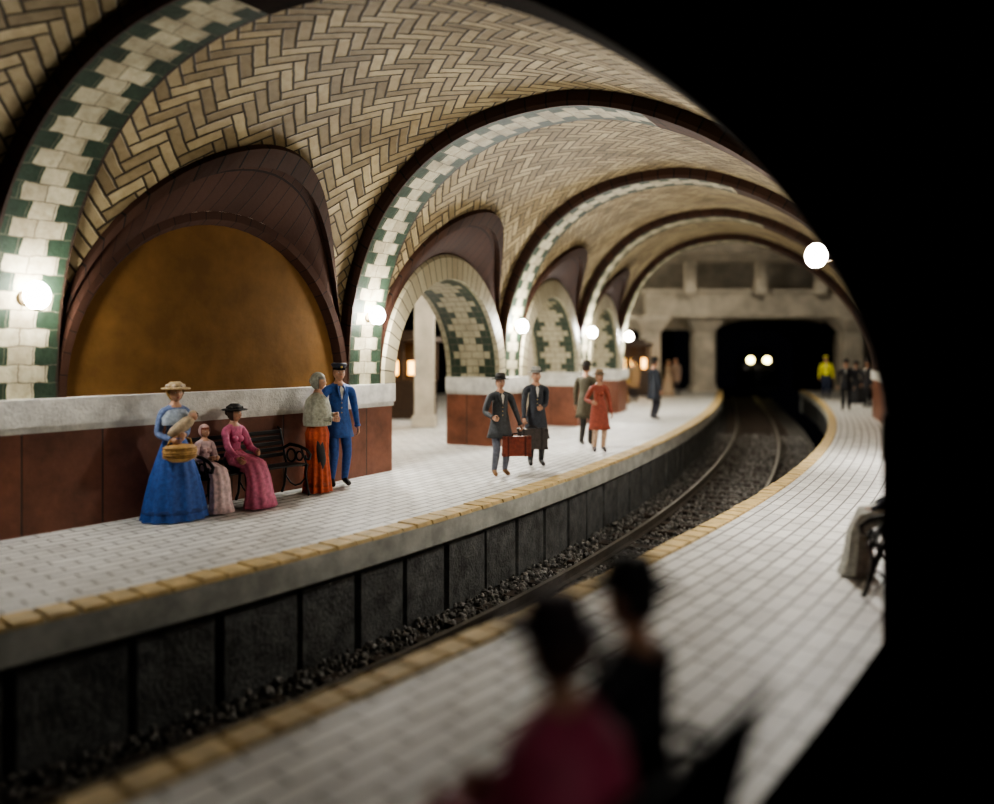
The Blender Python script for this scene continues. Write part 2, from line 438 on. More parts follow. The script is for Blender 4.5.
# ------------------------------------------------------------------ platforms / track
sL0,sL1=0,EL.s_of_y(42.9);sR0,sR1=0,ER.s_of_y(42.9)
def ss_(a,b,st=.5):
    k=int((b-a)/st);return [a+(b-a)*i/k for i in range(k+1)]
def plat(C,sg,s0,s1,nw,name,yw_=.30):
    B=MB();S=ss_(s0,s1)
    ns=[yw_+(nw-yw_)*j/8 for j in range(9)]
    B.grid([[C.at(s,sg*n,0) for n in ns] for s in S],M_tileL,[[(s,n) for n in ns] for s in S],smooth=False)
    B.grid([[C.at(s,0,-.01),C.at(s,sg*.3,-.01)] for s in S],M_slab)
    B.grid([[C.at(s,sg*.01,-.01),C.at(s,0,-.03),C.at(s,0,-.27),C.at(s,sg*.02,-.29),C.at(s,sg*.2,-.29)] for s in S],M_slab,smooth=False)
    B.grid([[C.at(s,sg*.22,-.28),C.at(s,sg*.22,-1.2)] for s in S],M_gap)
    s=s0
    while s<s1-.3:
        L=.25+random.uniform(-.03,.03);g=.006;h=.014+random.uniform(0,.008);o=random.uniform(-.008,.008)
        b=[C.at(s+g,sg*(o-.01),-.02),C.at(s+L-g,sg*(o-.01),-.02),C.at(s+L-g,sg*yw_,-.02),C.at(s+g,sg*yw_,-.02)]
        t=[C.at(s+g+.012,sg*(o+.004),h),C.at(s+L-g-.012,sg*(o+.004),h),C.at(s+L-g-.012,sg*(yw_-.015),h),C.at(s+g+.012,sg*(yw_-.015),h)]
        B.hexa(b,t,M_yel);s+=L
    s=s0
    while s<s1-1:
        L=.8+random.uniform(-.08,.08);g=.012
        for z0,z1 in((-1.2,-.33),):
            dn=random.uniform(.12,.15)
            b=[C.at(s+g,sg*.22,z0),C.at(s+L-g,sg*.22,z0),C.at(s+L-g,sg*.22,z1),C.at(s+g,sg*.22,z1)]
            t=[C.at(s+g+.03,sg*dn,z0+.03),C.at(s+L-g-.03,sg*dn,z0+.03),C.at(s+L-g-.03,sg*dn,z1-.04),C.at(s+g+.03,sg*dn,z1-.04)]
            B.hexa(b,t,M_blk)
        s+=L
    B.box(C.at(s1,sg*1.0,-.6),(2,.1,1.2),M_slab)
    return B.obj(name)
plat(EL,-1,sL0,sL1,14,'station_platform')
plat(ER,1,sR0,sR1,2.28,'station_platform',.21)
B=MB();S=ss_(sR0,sR1);B.grid([[ER.at(s,2.28,0),ER.at(s,9,0)] for s in S],M_dark);B.obj('floor')
# ballast
B=MB();S=ss_(0,EL.L-1,.5)
B.grid([[EL.at(s,-.2+3.4*j/10,-1.15) for j in range(11)] for s in S],M_ballg)
phi=(1+5**.5)/2
ico=np.array([(-1,phi,0),(1,phi,0),(-1,-phi,0),(1,-phi,0),(0,-1,phi),(0,1,phi),(0,-1,-phi),(0,1,-phi),(phi,0,-1),(phi,0,1),(-phi,0,-1),(-phi,0,1)])/1.9
icf=[(0,11,5),(0,5,1),(0,1,7),(0,7,10),(0,10,11),(1,5,9),(5,11,4),(11,10,2),(10,7,6),(7,1,8),(3,9,4),(3,4,2),(3,2,6),(3,6,8),(3,8,9),(4,9,5),(2,4,11),(6,2,10),(8,6,7),(9,8,1)]
M_b2=plain('ballast_stone_dark',(.12,.115,.105),.9,.5,14)
for k in range(20000):
    s=7+32*random.random()**1.5;n=random.uniform(-.1,2.95)
    p=EL.at(s,n,-1.13+random.uniform(-.01,.05));r=random.uniform(.022,.042)
    if abs(n-.63)<.09 or abs(n-2.07)<.09: continue
    sc=np.random.uniform(.6,1.2,3)*r
    vs=ico*sc*np.random.uniform(.8,1.2,(12,1))+np.array(p)
    B.add(vs.tolist(),icf,M_ball if random.random()<.5 else M_b2,smooth=False)
B.obj('ballast_bed')
B=MB();s=4
while s<EL.L-12:
    c=EL.at(s,1.35,-1.15);t=EL.at(s+.1,1.35,-1.15)-c
    B.box(c,(2.3,.22,.12),M_wood,rz=math.atan2(-t.x,t.y));s+=.62
B.obj('railway_sleepers')
for n0 in(.63,2.07):
    B=MB();S=ss_(2,EL.L-10,.5)
    pr=[(-.07,-1.09),(-.07,-1.07),(-.012,-1.06),(-.012,-.99),(-.036,-.98),(-.036,-.945),(.036,-.945),(.036,-.98),(.012,-.99),(.012,-1.06),(.07,-1.07),(.07,-1.09)]
    B.grid([[EL.at(s,n0+a,z) for a,z in pr] for s in S],M_rust,smooth=False)
    B.grid([[EL.at(s,n0-.030,-.943),EL.at(s,n0+.030,-.943)] for s in S],M_steel)
    B.obj('rail')
# ------------------------------------------------------------------ far concrete structure
def Y(u,y): return (u-497)/800*y
def Z(v,y): return CAMZ-(v-355)/800*y
B=MB();yw=43;x0,x1=Y(716,yw),Y(843,yw);zt=Z(319,yw);zc=Z(330,yw)
arch=[]
for j in range(21):
    t=j/20;x=x0+(x1-x0)*t;z=zc+(zt-zc)*(1-(2*t-1)**4)
    arch.append([Vector((x,yw,z)),Vector((x,yw,8))])
B.grid(arch,M_conc,smooth=False)
B.grid([[a[0],a[0]+Vector((0,1.2,0))] for a in arch],M_conc,smooth=False)
for xa,xb in((x1,26),): B.grid([[Vector((xa,yw,-1.2)),Vector((xa,yw,8))],[Vector((xb,yw,-1.2)),Vector((xb,yw,8))]],M_conc,smooth=False)
B.box(((x0-.55),yw+.3,1.3),(1.1,.8,5.2),M_conc)
B.grid([[Vector((x0,yw,zc)),Vector((x0,yw,8))],[Vector((-12,yw,zc)),Vector((-12,yw,8))]],M_conc,smooth=False)
for x in(x0,x1): B.grid([[Vector((x,yw,-1.2)),Vector((x,yw+1.2,-1.2))],[Vector((x,yw,zc)),Vector((x,yw+1.2,zc))]],M_conc,smooth=False)
B.grid([[Vector((-12,yw+6,-1.2)),Vector((-12,yw+6,8))],[Vector((x0-1,yw+6,-1.2)),Vector((x0-1,yw+6,8))]],M_black,smooth=False)
B.obj('wall_back',bevel=.03)
B=MB()
B.box((10,36,7.1),(36,16,.3),M_conc)
for yb in(31.5,35,38.5): B.box((12,yb,6.7),(22,.7,.7),M_conc)
B.box((Y(760,40),40,Z(305,40)),(11.5,.9,1.3),M_conc)
B.box((Y(760,40),39.9,Z(292,40)),(11.9,1.2,.2),M_conc)
for u_ in(690,760,820): B.box((Y(u_,38.5),38.5,5.6),(.5,.5,1.6),M_conc)
B.obj('ceiling',bevel=.03)
def column(x,y,w,h,cap_=True):
    B=MB();B.box((x,y,h/2),(w,w,h),M_conc);B.box((x,y,.15),(w*1.25,w*1.25,.3),M_conc)
    if cap_:
        B.hexa([(x-w/2,y-w/2,h-.6),(x+w/2,y-w/2,h-.6),(x+w/2,y+w/2,h-.6),(x-w/2,y+w/2,h-.6)],[(x-w*.9,y-w*.9,h),(x+w*.9,y-w*.9,h),(x+w*.9,y+w*.9,h),(x-w*.9,y+w*.9,h)],M_conc)
        B.box((x,y,h+.1),(w*1.9,w*1.9,.2),M_conc)
    B.obj('concrete_column',bevel=.02)
column(Y(650,38),38,.85,3.5);column(Y(702,41),41,1.0,3.6);column(Y(850,40),40,.9,3.6)
column(-1.9,21,.5,3.98,False);column(-4.5,18,.5,3.98,False);column(1.2,26,.5,3.98,False);column(-3.6,27.5,.5,3.98,False)
# back hall shell
B=MB();S=ss_(EL.s_of_y(12),sL1,1)
B.grid([[EL.at(s,-13,0),EL.at(s,-13,4.2)] for s in S],M_dark)
B.obj('wall_hall')
B=MB();S=[1.6+.2*k for k in range(18)]
B.grid([[F(s,-1.2,4.0),F(s,-9,4.0)] for s in S],M_conc);B.obj('ceiling')
# tunnel
B=MB();S=ss_(EL.s_of_y(44.5),EL.L-2,1)
B.grid([[EL.at(s,-1.2,-1.1),EL.at(s,-1.2,3),EL.at(s,-.2,4.2),EL.at(s,4.5,4.2),EL.at(s,6.0,3),EL.at(s,6.0,-1.1)] for s in S],M_black);B.obj('wall_tunnel')
# subway train
sT=EL.s_of_y(57);c=EL.at(sT,2.4,-1);d=EL.at(sT+1,2.4,-1)-c;ang=math.atan2(d.y,d.x)-math.pi/2
B=MB()
pr=[(-1.3,.3),(-1.35,1.2),(-1.3,2.6),(-1.0,3.1),(-.5,3.35),(0,3.42),(.5,3.35),(1.0,3.1),(1.3,2.6),(1.35,1.2),(1.3,.3)]
B.loft([[Vector((x,y,z)) for x,z in pr] for y in(0,9)],M_train)
for x in(-.85,0,.85): B.box((x,-.02,2.0),(.5,.06,.5),cm((.03,.03,.03),.1))
B.box((0,-.05,.55),(2.5,.25,.3),M_iron);B.box((0,-.03,1.5),(.55,.08,.1),M_iron)
for x in(-.55,.55):
    B.tube([(x,.02,2.52),(x,-.12,2.52)],[.22,.24],M_iron,14)
    B.ell((x,-.13,2.52),(.2,.07,.2),M_head)
for x in(-.9,.9):
    for y in(1.5,3.2): B.lathe([(.4,0),(.42,.05),(.4,.1)],(x,y,.35),M_iron,14)
B.xf(Matrix.Translation(c)@Matrix.Rotation(ang,4,'Z'));B.obj('subway_train')
def kiosk(x,y,rz,w=2.6,gl=.45):
    B=MB();mw=cm((.06,.035,.02),.5)
    B.box((0,0,.56),(w,1.4,1.1),mw);B.box((0,0,2.35),(w+.3,1.7,.15),mw);B.box((0,0,2.5),(w*.8,1.2,.2),mw)
    n=4
    for k in range(n+1): B.box((-w/2+w*k/n,-.66,1.7),(.1,.08,1.2),mw);B.box((-w/2+w*k/n,.66,1.7),(.1,.08,1.2),mw)
    B.box((0,-.66,1.12),(w,.14,.08),mw);B.box((0,-.66,1.75),(w,.06,.05),mw)
    for k in range(n): B.box((-w/2+w*(k+.5)/n,-.6,1.5),(w/n*.4,.03,gl),M_warm)
    B.box((0,.5,1.7),(w,.1,1.2),mw)
    B.xf(Matrix.Translation((x,y,0))@Matrix.Rotation(rz,4,'Z'));B.obj('news_kiosk',bevel=.01)
kiosk(-3.1,24.2,-.3,2.2,.4);kiosk(Y(628,37),37.2,-.1,1.9)
# ------------------------------------------------------------------ lamps
def lamp(s,phi,power,side=1,br=.17):
    p=V(s,phi,0)
    a,b=Lw(s),Rw(s);nrm=Vector(((b-a).x,(b-a).y,0)).normalized()*side
    B=MB();e=p-nrm*.02;c=p+nrm*br+Vector((0,0,.02))
    B.tube([e,e+nrm*.03],[.09,.08],M_brass,14)
    B.tube([e,p+nrm*.05+Vector((0,0,-.03)),p+nrm*(br-.05)+Vector((0,0,-.07)),c+Vector((0,0,-.12))],.014,M_brass,8)
    B.tube([c+Vector((0,0,-.16)),c+Vector((0,0,-.10))],[.03,.06],M_brass,12)
    B.ell(c,(.125,.125,.145),M_bulb,16,10)
    ob=B.obj('wall_lamp')
    l=bpy.data.lights.new('lamp_light','POINT');l.energy=power;l.color=(1,.965,.90);l.shadow_soft_size=.155
    o=bpy.data.objects.new('lamp_light',l);o.location=c;SC.collection.objects.link(o);o.parent=ob
def phi_z(s,h): return math.asin((h/bb(s))**1.2)
def phi_r(s,h): return math.pi-math.asin((h/bb(s))**(PR/2))
for i,pw in((1,230),(2,700),(3,1000),(4,850),(5,600)): lamp(i,phi_z(i,1.05),pw)
lamp(2,phi_r(2,1.58),1150,-1,.38);lamp(3,phi_r(3,.45),800,-1,.15)  # second one added, hidden behind the pier, to light the right platform
lamp(0,math.pi-math.asin((1.0/3.7)**.85),60,-1)  # unseen lamp added behind the camera to light the foreground sitters
def pend(x,y,z,zc_,pw,col=(1,.95,.86)):
    B=MB();B.tube([(x,y,zc_),(x,y,z+.1)],.012,M_iron,6);B.lathe([(.03,.16),(.2,.06),(.21,.04)],(x,y,z),M_iron,16,cap=False);B.ell((x,y,z),(.08,.08,.09),M_bulb)
    ob=B.obj('pendant_lamp');l=bpy.data.lights.new('pendant_light','POINT');l.energy=pw;l.color=col;l.shadow_soft_size=.1
    o=bpy.data.objects.new('pendant_light',l);o.location=(x,y,z-.03);SC.collection.objects.link(o);o.parent=ob
pend(-2.6,17.2,3.5,4.0,1300);pend(-.2,22.3,3.5,4.0,1000);pend(2.0,28,3.5,4.0,600)
pend(6.8,28.8,6.6,6.95,1500,(1,.92,.78));pend(10.5,29.2,6.7,6.95,1900,(1,.92,.78));pend(4.6,38,5.0,6.95,500,(1,.9,.72))  # unseen pendants added to light the far concrete structure
# ------------------------------------------------------------------ people
def ik(a,t,l1,l2,pole):
    a=Vector(a);t=Vector(t);d=t-a;L=min(d.length,l1+l2-.003);dr=d.normalized()
    x=(l1*l1-l2*l2+L*L)/(2*L);h=math.sqrt(max(0,l1*l1-x*x));pp=Vector(pole);pp=(pp-dr*pp.dot(dr)).normalized()
    return a+dr*x+pp*h,a+dr*L
def skin_mesh(nodes,edges,root):
    names=list(nodes);ix={n:i for i,n in enumerate(names)}
    me=bpy.data.meshes.new('t');me.from_pydata([tuple(nodes[n][0]) for n in names],[(ix[a],ix[b]) for a,b,_ in edges],[])
    ob=bpy.data.objects.new('t',me);SC.collection.objects.link(ob)
    ob.modifiers.new('s','SKIN')
    for n in names:
        sv=me.skin_vertices[0].data[ix[n]];r=nodes[n][1];sv.radius=(r,r);sv.use_root=(n==root)
    sb=ob.modifiers.new('u','SUBSURF');sb.levels=2
    dg=bpy.context.evaluated_depsgraph_get();m2=bpy.data.meshes.new_from_object(ob.evaluated_get(dg))
    vs=[v.co.copy() for v in m2.vertices];fs=[tuple(p.vertices) for p in m2.polygons]
    bpy.data.objects.remove(ob);bpy.data.meshes.remove(m2);bpy.data.meshes.remove(me)
    return vs,fs
def segd(p,a,b):
    ab=b-a;t=max(0,min(1,(p-a).dot(ab)/max(1e-9,ab.dot(ab))));return (p-(a+ab*t)).length
def human(name,x,y,head,H=1.7,female=False,seat=None,coat=(.05,.05,.05),legs=(.03,.03,.03),shoes=(.015,.012,.01),skin=(.50,.28,.18),hair=(.05,.03,.02),
          hat=None,skirt=None,tails=None,LH=None,RH_=None,headyaw=0,shawl=None,apron=None,curl=.5,extra=None,skw=.33,stride=.0,z0=0.002,wd_=1.0):
    k=H/1.75;B=MB();mc=cm(coat);ms=cm(skin,.5);ml=cm(legs);msh=cm(shoes,.4)
    dz=0 if seat is None else (seat/k+.10)-.93
    v=lambda a,b,c:Vector((a,b,c))
    sw=.16 if female else .195
    nd={'pel':(v(0,0,.95+dz),.14),'wai':(v(0,.0,1.10+dz),.108 if female else .14),'che':(v(0,.0,1.28+dz),.125 if female else .16),'nb':(v(0,-.005,1.44+dz),.08),'nk':(v(0,0,1.52+dz),.052),'hb':(v(0,.01,1.60+dz),.055)}
    ed=[('pel','wai','c'),('wai','che','c'),('che','nb','c'),('nb','nk','s'),('nk','hb','s')]
    hands=[]
    for sd,tg in((-1,LH),(1,RH_)):
        S=v(sd*sw,0,1.40+dz)
        tg=Vector(tg)+v(0,0,0) if tg is not None else v(sd*.27,.06,.86+dz)
        el,wr=ik(S,tg,.29,.26,(sd*.5,-1,-.2))
        n=str(sd);nd['sh'+n]=(S,.072);nd['el'+n]=(el,.054);nd['wr'+n]=(wr,.035);dr=(wr-el).normalized()
        nd['hd'+n]=(wr+dr*.03,.027)
        ed+=[('nb','sh'+n,'c'),('sh'+n,'el'+n,'c'),('el'+n,'wr'+n,'c'),('wr'+n,'hd'+n,'s')];hands.append((sd,wr,dr))
        hp=v(sd*.095,0,.90+dz)
        if seat is None:
            an=v(sd*.10,-.03+sd*stride,.09);kn,_=ik(hp,an,.42,.42,(0,1,0));toe=an+v(sd*.02,.17,-.05)
        else:
            kn=v(sd*.10,.42,seat/k+.08);an=v(sd*.10,.47,.09);toe=an+v(sd*.02,.16,-.05)
        nd['hp'+n]=(hp,.10);nd['kn'+n]=(kn,.072);nd['cf'+n]=(kn.lerp(an,.35),.068);nd['an'+n]=(an,.05);nd['to'+n]=(toe,.038)
        ed+=[('pel','hp'+n,'l'),('hp'+n,'kn'+n,'l'),('kn'+n,'cf'+n,'l'),('cf'+n,'an'+n,'l'),('an'+n,'to'+n,'f')]
    vs,fs=skin_mesh(nd,ed,'pel')
    sg=[(nd[a][0],nd[b][0],l) for a,b,l in ed]
    lab=[]
    for f in fs:
        c=sum((vs[i] for i in f),Vector())/len(f)
        lab.append(min(sg,key=lambda q:segd(c,q[0],q[1]))[2])
    vs=[Vector((p.x,p.y*.82,p.z)) if (abs(p.x)<.2 and p.z>1.0+dz and p.z<1.42+dz and abs(p.y)<.17) else p for p in vs]
    vs=[Vector((p.x,p.y,max(.004,p.z))) for p in vs]
    for L,mt in(('c',mc),('s',ms),('l',ml),('f',msh)):
        sub=[f for f,l in zip(fs,lab) if l==L]
        if sub: B.add(vs,sub,mt)
    for sd,w,dr in hands:
        inn=Vector((-sd,0,0));nrm=(inn-dr*inn.dot(dr))
        nrm=nrm.normalized() if nrm.length>.2 else Vector((0,0,-1));side=dr.cross(nrm).normalized()
        if side.y<0: side=-side
        rings=[]
        for t,wd,th in((-.01,.026,.02),(.03,.036,.018),(.07,.042,.015),(.09,.038,.012)):
            rings.append([w+dr*t+side*wd*math.cos(a)+nrm*th*math.sin(a) for a in [2*math.pi*j/10 for j in range(10)]])
        B.loft(rings,ms)
        for q,(o,ln) in enumerate(((.030,.068),(.011,.078),(-.010,.072),(-.029,.056))):
            p0=w+dr*.08+side*o;pts=[p0];an=.15
            for sgm in(.45,.32,.23):
                an+=curl*.9;dcur=(dr*math.cos(an)+nrm*math.sin(an));pts.append(pts[-1]+dcur*ln*sgm)
            B.tube(pts,[.0105,.0095,.0085,.006],ms,6)
        p0=w+dr*.03+side*.03
        B.tube([p0,p0+side*.025+dr*.02+nrm*.01,p0+side*.03+dr*.045+nrm*.02,p0+side*.022+dr*.065+nrm*.028],[.013,.012,.010,.007],ms,6)
        B.tube([w-dr*.035,w-dr*.005],[.046,.044],mc,10)
    HB=MB();hc=v(0,.02,1.645+dz)
    def hf(p):
        t=max(0,-p.z/.115);q=Vector(p);q.x*=1-.28*t*t;q.y*=1-.12*t*t
        if p.y>0 and t>0: q.y+=.012*t
        if p.y>.05 and abs(p.x)<.02 and -.04<p.z<.02: q.y+=.017
        return q
    HB.ell((0,0,0),(.080,.096,.115),ms,20,16,hf)
    HB.ell((0,.098,-.012),(.011,.016,.02),ms,8,6)
    for sx in(-1,1):
        HB.ell((sx*.03,.085,.012),(.014,.008,.008),cm((.6,.58,.55),.3),8,6);HB.ell((sx*.03,.0915,.012),(.006,.004,.006),cm((.02,.015,.01),.3),8,6)
        HB.ell((sx*.03,.088,.032),(.019,.006,.004),cm(hair),8,5);HB.ell((sx*.078,-.002,-.005),(.012,.02,.03),ms,8,6)
    HB.ell((0,.087,-.05),(.024,.009,.007),cm((.35,.08,.06),.4),10,6)
    mh=cm(hair)
    if female:
        HB.ell((0,-.008,.012),(.094,.108,.122),mh,18,12,keep=lambda c:not(c.y>.02 and c.z<.045));HB.ell((0,-.11,.02),(.05,.045,.05),mh,12,8)
    else:
        HB.ell((0,-.006,.01),(.086,.103,.117),mh,18,12,keep=lambda c:not((c.y>.015 and c.z<.05) or c.z<-.06))
    if hat:
        ty,hcx=hat[0],cm(hat[1])
        if ty=='fedora':
            HB.lathe([(.0,.175),(.06,.178),(.082,.165),(.096,.07)],(0,0,.0),hcx,20,1.1);HB.lathe([(.09,.075),(.155,.062),(.16,.07),(.09,.085)],(0,0,0),hcx,24,1.1);HB.lathe([(.0985,.075),(.099,.1)],(0,0,0),cm((.01,.01,.01)),20,1.1,cap=False)
        elif ty=='top': HB.lathe([(.0,.20),(.085,.20),(.09,.07)],(0,0,0),hcx,20,1.1);HB.lathe([(.09,.07),(.135,.064),(.136,.072),(.09,.08)],(0,0,0),hcx,24,1.1)
        elif ty=='wide':
            HB.lathe([(.0,.155),(.06,.155),(.10,.12),(.105,.07)],(0,0,0),hcx,20,1.05);HB.lathe([(.1,.07),(.17,.055),(.185,.065),(.175,.075),(.1,.085)],(0,0,0),hcx,24,1.05,fold=.01,nf=3)
            for q in range(7): HB.ell((.10*math.cos(q),.10*math.sin(q),.10),(.028,.028,.024),cm(hat[2] if len(hat)>2 else hat[1]),8,6)
        elif ty=='police':
            HB.lathe([(.0,.15),(.10,.15),(.118,.125),(.09,.085),(.09,.05)],(0,0,0),hcx,20,1.08)
            HB.lathe([(.093,.055),(.094,.082)],(0,0,0),cm((.01,.01,.01),.2),20,1.08,cap=False)
            HB.ell((0,.1,.05),(.075,.055,.008),cm((.01,.01,.01),.2),12,6);HB.ell((0,.108,.095),(.016,.008,.02),cm((.6,.45,.1),.3),8,6)
        elif ty=='bonnet':
            HB.ell((0,-.02,.02),(.11,.12,.135),hcx,18,12,keep=lambda c:not(c.y>.03 and c.z<.07))
    HB.xf(Matrix.Translation(hc)@Matrix.Rotation(headyaw,4,'Z'))
    o=len(B.v);B.v+=HB.v
    for f,m_,u_,s_ in zip(HB.f,HB.m,HB.uv,HB.sm): B.f.append([i+o for i in f]);B.m.append(B.mi(HB.mats[m_]));B.uv.append(u_);B.sm.append(s_)
    B.tube([(0,-.005,1.45+dz),(0,0,1.50+dz)],[.08,.062],mc,14)
    if not female:
        B.add([(-.03,.138,1.42+dz),(.03,.138,1.42+dz),(0,.145,1.25+dz),(0,.10,1.47+dz)],[(0,2,1),(0,1,3)],cm((.6,.58,.52)))
        for q in range(3): B.ell((0,.130,1.22-.07*q+dz),(.010,.007,.010),cm((.5,.38,.12),.3),6,5)
        for sx in(-1,1): B.tube([(sx*.05,.08,1.47+dz),(sx*.055,.130,1.38+dz),(sx*.012,.142,1.25+dz)],[.014,.018,.008],mc,6)
    else:
        B.tube([(0,0,1.10+dz),(0,0,1.13+dz)],[.115,.110],cm(tuple(q*.5 for q in (skirt or coat))),16)
        for sx in(-1,1): B.ell((sx*.05,.08,1.28+dz),(.058,.052,.055),mc,12,8)
    if skirt:
        mk=cm(skirt)
        if seat is None:
            B.lathe([(.112,1.12),(.16,1.0),(.20,.88),(skw*.76,.55),(skw*.90,.3),(skw,.06),(skw*1.03,.012)],(0,-.01,0),mk,60,.88,fold=.028,nf=12,cap=False)
            B.lathe([(skw*.95,.16),(skw*1.01,.13),(skw*.99,.10)],(0,-.01,0),cm(tuple(q*.6 for q in skirt)),60,.88,fold=.02,nf=12,cap=False)
        else:
            rg=[];s_=seat/k
            for c,nr,rx,ry in((v(0,0,1.12+dz),v(0,0,-1),.115,.10),(v(0,.02,s_+.22),v(0,.2,-1),.18,.14),(v(0,.12,s_+.12),v(0,.8,-.6),.21,.15),(v(0,.3,s_+.10),v(0,1,-.05),.22,.13),(v(0,.45,s_+.06),v(0,.8,-.6),.22,.14),(v(0,.52,s_-.1),v(0,.1,-1),.23,.13),(v(0,.54,.2),v(0,.05,-1),.26,.16),(v(0,.56,.03),v(0,0,-1),.31,.2)):
                nr=nr.normalized();a=v(1,0,0);b=nr.cross(a).normalized()
                rg.append([c+a*rx*wd_*math.cos(q)*(1+.05*math.sin(9*q))+b*ry*math.sin(q)*(1+.06*math.sin(9*q)) for q in [2*math.pi*j/54 for j in range(54)]])
            B.loft(rg,mk)
    if tails and seat is None:
        B.lathe([(.138,1.14),(.165,1.02),(.185,.9),(tails[1]*.9,tails[0]+.1),(tails[1],tails[0]),(tails[1]-.012,tails[0])],(0,0,0),mc,32,.85,fold=.008,nf=7,cap=False)
    if shawl:
        mw=cm(shawl);B.lathe([(.06,1.50),(.12,1.46),(.21,1.38),(.25,1.25),(.26,1.08),(.25,1.0)],(0,-.01,dz),mw,30,.78,fold=.015,nf=8,cap=False)
    if extra: extra(B,dz,v)
    M=Matrix.Translation((x,y,z0))@Matrix.Rotation(head,4,'Z')@Matrix.Scale(k,4);B.xf(M)
    return B.obj(name)
def hd(dx,dy): return math.atan2(-dx,dy)
def G(u,v): d=1504/(v-355);return (Y(u,d),d)
TN=(.566,.824);NR=(.824,-.566)
def basket(B,dz,v):
    m=cm((.50,.30,.11))
    B.lathe([(.10,-.12),(.19,-.08),(.22,.02),(.18,.09),(.05,.11)],(0.04,.27,.90),m,20,.8)
    B.tube([(-.12,.26,.97),(-.10,.26,1.06),(.04,.25,1.12),(.16,.26,1.06),(.20,.26,.97)],.014,m,6)
    for q in range(5): B.tube([(.04+.21*math.cos(a),.27+.165*math.sin(a),.84+.03*q) for a in [2*math.pi*j/16 for j in range(17)]],.010,cm((.34,.19,.06)),5)
    B.lathe([(.07,1.48),(.15,1.43),(.22,1.33),(.225,1.24)],(0,-.01,0),cm((.34,.40,.48)),30,.75,fold=.02,nf=9,cap=False)
    B.ell((0,.0,1.67),(.115,.105,.10),cm((.42,.25,.08)),14,10,keep=lambda c:not(c.y>.03 and c.z<.05))
    # swaddled baby held at the chest
    sw=cm((.42,.33,.22))
    B.tube([(-.15,.16,1.31),(-.10,.18,1.28),(.0,.20,1.21),(.10,.21,1.15),(.16,.21,1.12)],[.055,.078,.085,.07,.035],sw,14)
    B.ell((-.17,.17,1.345),(.058,.058,.062),cm((.50,.28,.18),.5),12,9)
    B.ell((-.175,.16,1.36),(.066,.064,.066),sw,12,9,keep=lambda c:not(c.y>.015 and c.z<.03))
x,y=G(175,519);human('woman_in_blue_dress',x,y,hd(.65,-.7),1.53,True,coat=(.14,.20,.38),skirt=(.035,.10,.36),skw=.40,hair=(.4,.23,.07),hat=('wide',(.50,.38,.22),(.6,.5,.4)),LH=(-.02,.27,1.12),RH_=(.14,.25,1.06),extra=basket)
def bench(name,cx,cy,tn,L):
    B=MB();m=M_iron
    for sx in(-L/2,0,L/2):
        B.tube([(sx,.27,.02),(sx,.24,.1),(sx,.20,.3),(sx,.22,.42)],[.022,.016,.016,.02],m,8)
        B.tube([(sx,-.27,.02),(sx,-.22,.12),(sx,-.18,.4),(sx,-.24,.62),(sx,-.30,.86),(sx,-.36,.9)],[.022,.016,.018,.016,.014,.012],m,8)
        B.tube([(sx,.24,.42),(sx,0,.40),(sx,-.19,.42)],.018,m,8)
        B.tube([(sx,.2,.25),(sx,.1,.16),(sx,0,.13),(sx,-.1,.16),(sx,-.19,.25)],.012,m,6)
        if sx:
            B.tube([(sx,-.24,.62),(sx,-.1,.68),(sx,.08,.66),(sx,.22,.62),(sx,.29,.56),(sx,.27,.5),(sx,.21,.5),(sx,.20,.55)],[.022]*5+[.018,.016,.014],m,8)
            B.tube([(sx,.1,.66),(sx,.16,.54),(sx,.22,.42)],.014,m,6)
            B.tube([(sx,-.08+.085*math.cos(a),.53+.085*math.sin(a)) for a in [2*math.pi*j/14 for j in range(15)]],.016,m,6)
            B.tube([(sx,.08+.06*math.cos(a),.53+.06*math.sin(a)) for a in [2*math.pi*j/14 for j in range(15)]],.013,m,6)
    for q in range(6): B.box((0,.2-.075*q,.435-.004*q),(L,.055,.022),m)
    for q in range(5):
        z=.54+.075*q;B.box((0,-.22-.022*q,z),(L,.02,.05),m)
    a=math.atan2(tn[1],tn[0])-math.pi
    B.xf(Matrix.Translation((cx,cy,.0))@Matrix.Rotation(a,4,'Z'));return B.obj(name,bevel=.004)
BC=Vector((-3.02,10.3))
def bp(t,n=0): return (BC.x+TN[0]*t+NR[0]*n,BC.y+TN[1]*t+NR[1]*n)
cx,cy=bp(-.20);bench('park_bench',cx,cy,TN,1.5)
x,y=bp(-.38,-.08);human('woman_in_pink_dress',x,y,hd(.85,-.5),1.48,True,seat=.45,coat=(.55,.13,.24),skirt=(.58,.16,.26),hat=('wide',(.012,.012,.012),(.02,.02,.02)),LH=(-.12,.36,.80),RH_=(.26,.38,.74),headyaw=.3,wd_=.85)
x,y=bp(-.82,-.06);human('girl_in_white_dress',x,y,hd(.8,-.6),1.08,True,seat=.45,coat=(.62,.45,.45),skirt=(.68,.50,.50),hair=(.25,.06,.03),hat=('bonnet',(.60,.40,.38)),LH=(-.1,.3,1.05),RH_=(.1,.3,1.05),wd_=.85)
x,y=G(318,492);human('woman_in_red_skirt',x,y,hd(.9,-.1),1.60,True,coat=(.32,.33,.26),skirt=(.50,.09,.03),skw=.23,hair=(.2,.2,.17),hat=('bonnet',(.33,.34,.28)),shawl=(.38,.39,.31),LH=(-.1,.22,1.15),RH_=(.1,.25,1.1))
x,y=G(333,488);human('police_officer',x+.05,y+.15,hd(.5,-.85),1.72,coat=(.03,.10,.34),legs=(.025,.08,.28),hat=('police',(.015,.02,.04)),tails=(.72,.22),RH_=(.22,.2,1.05))
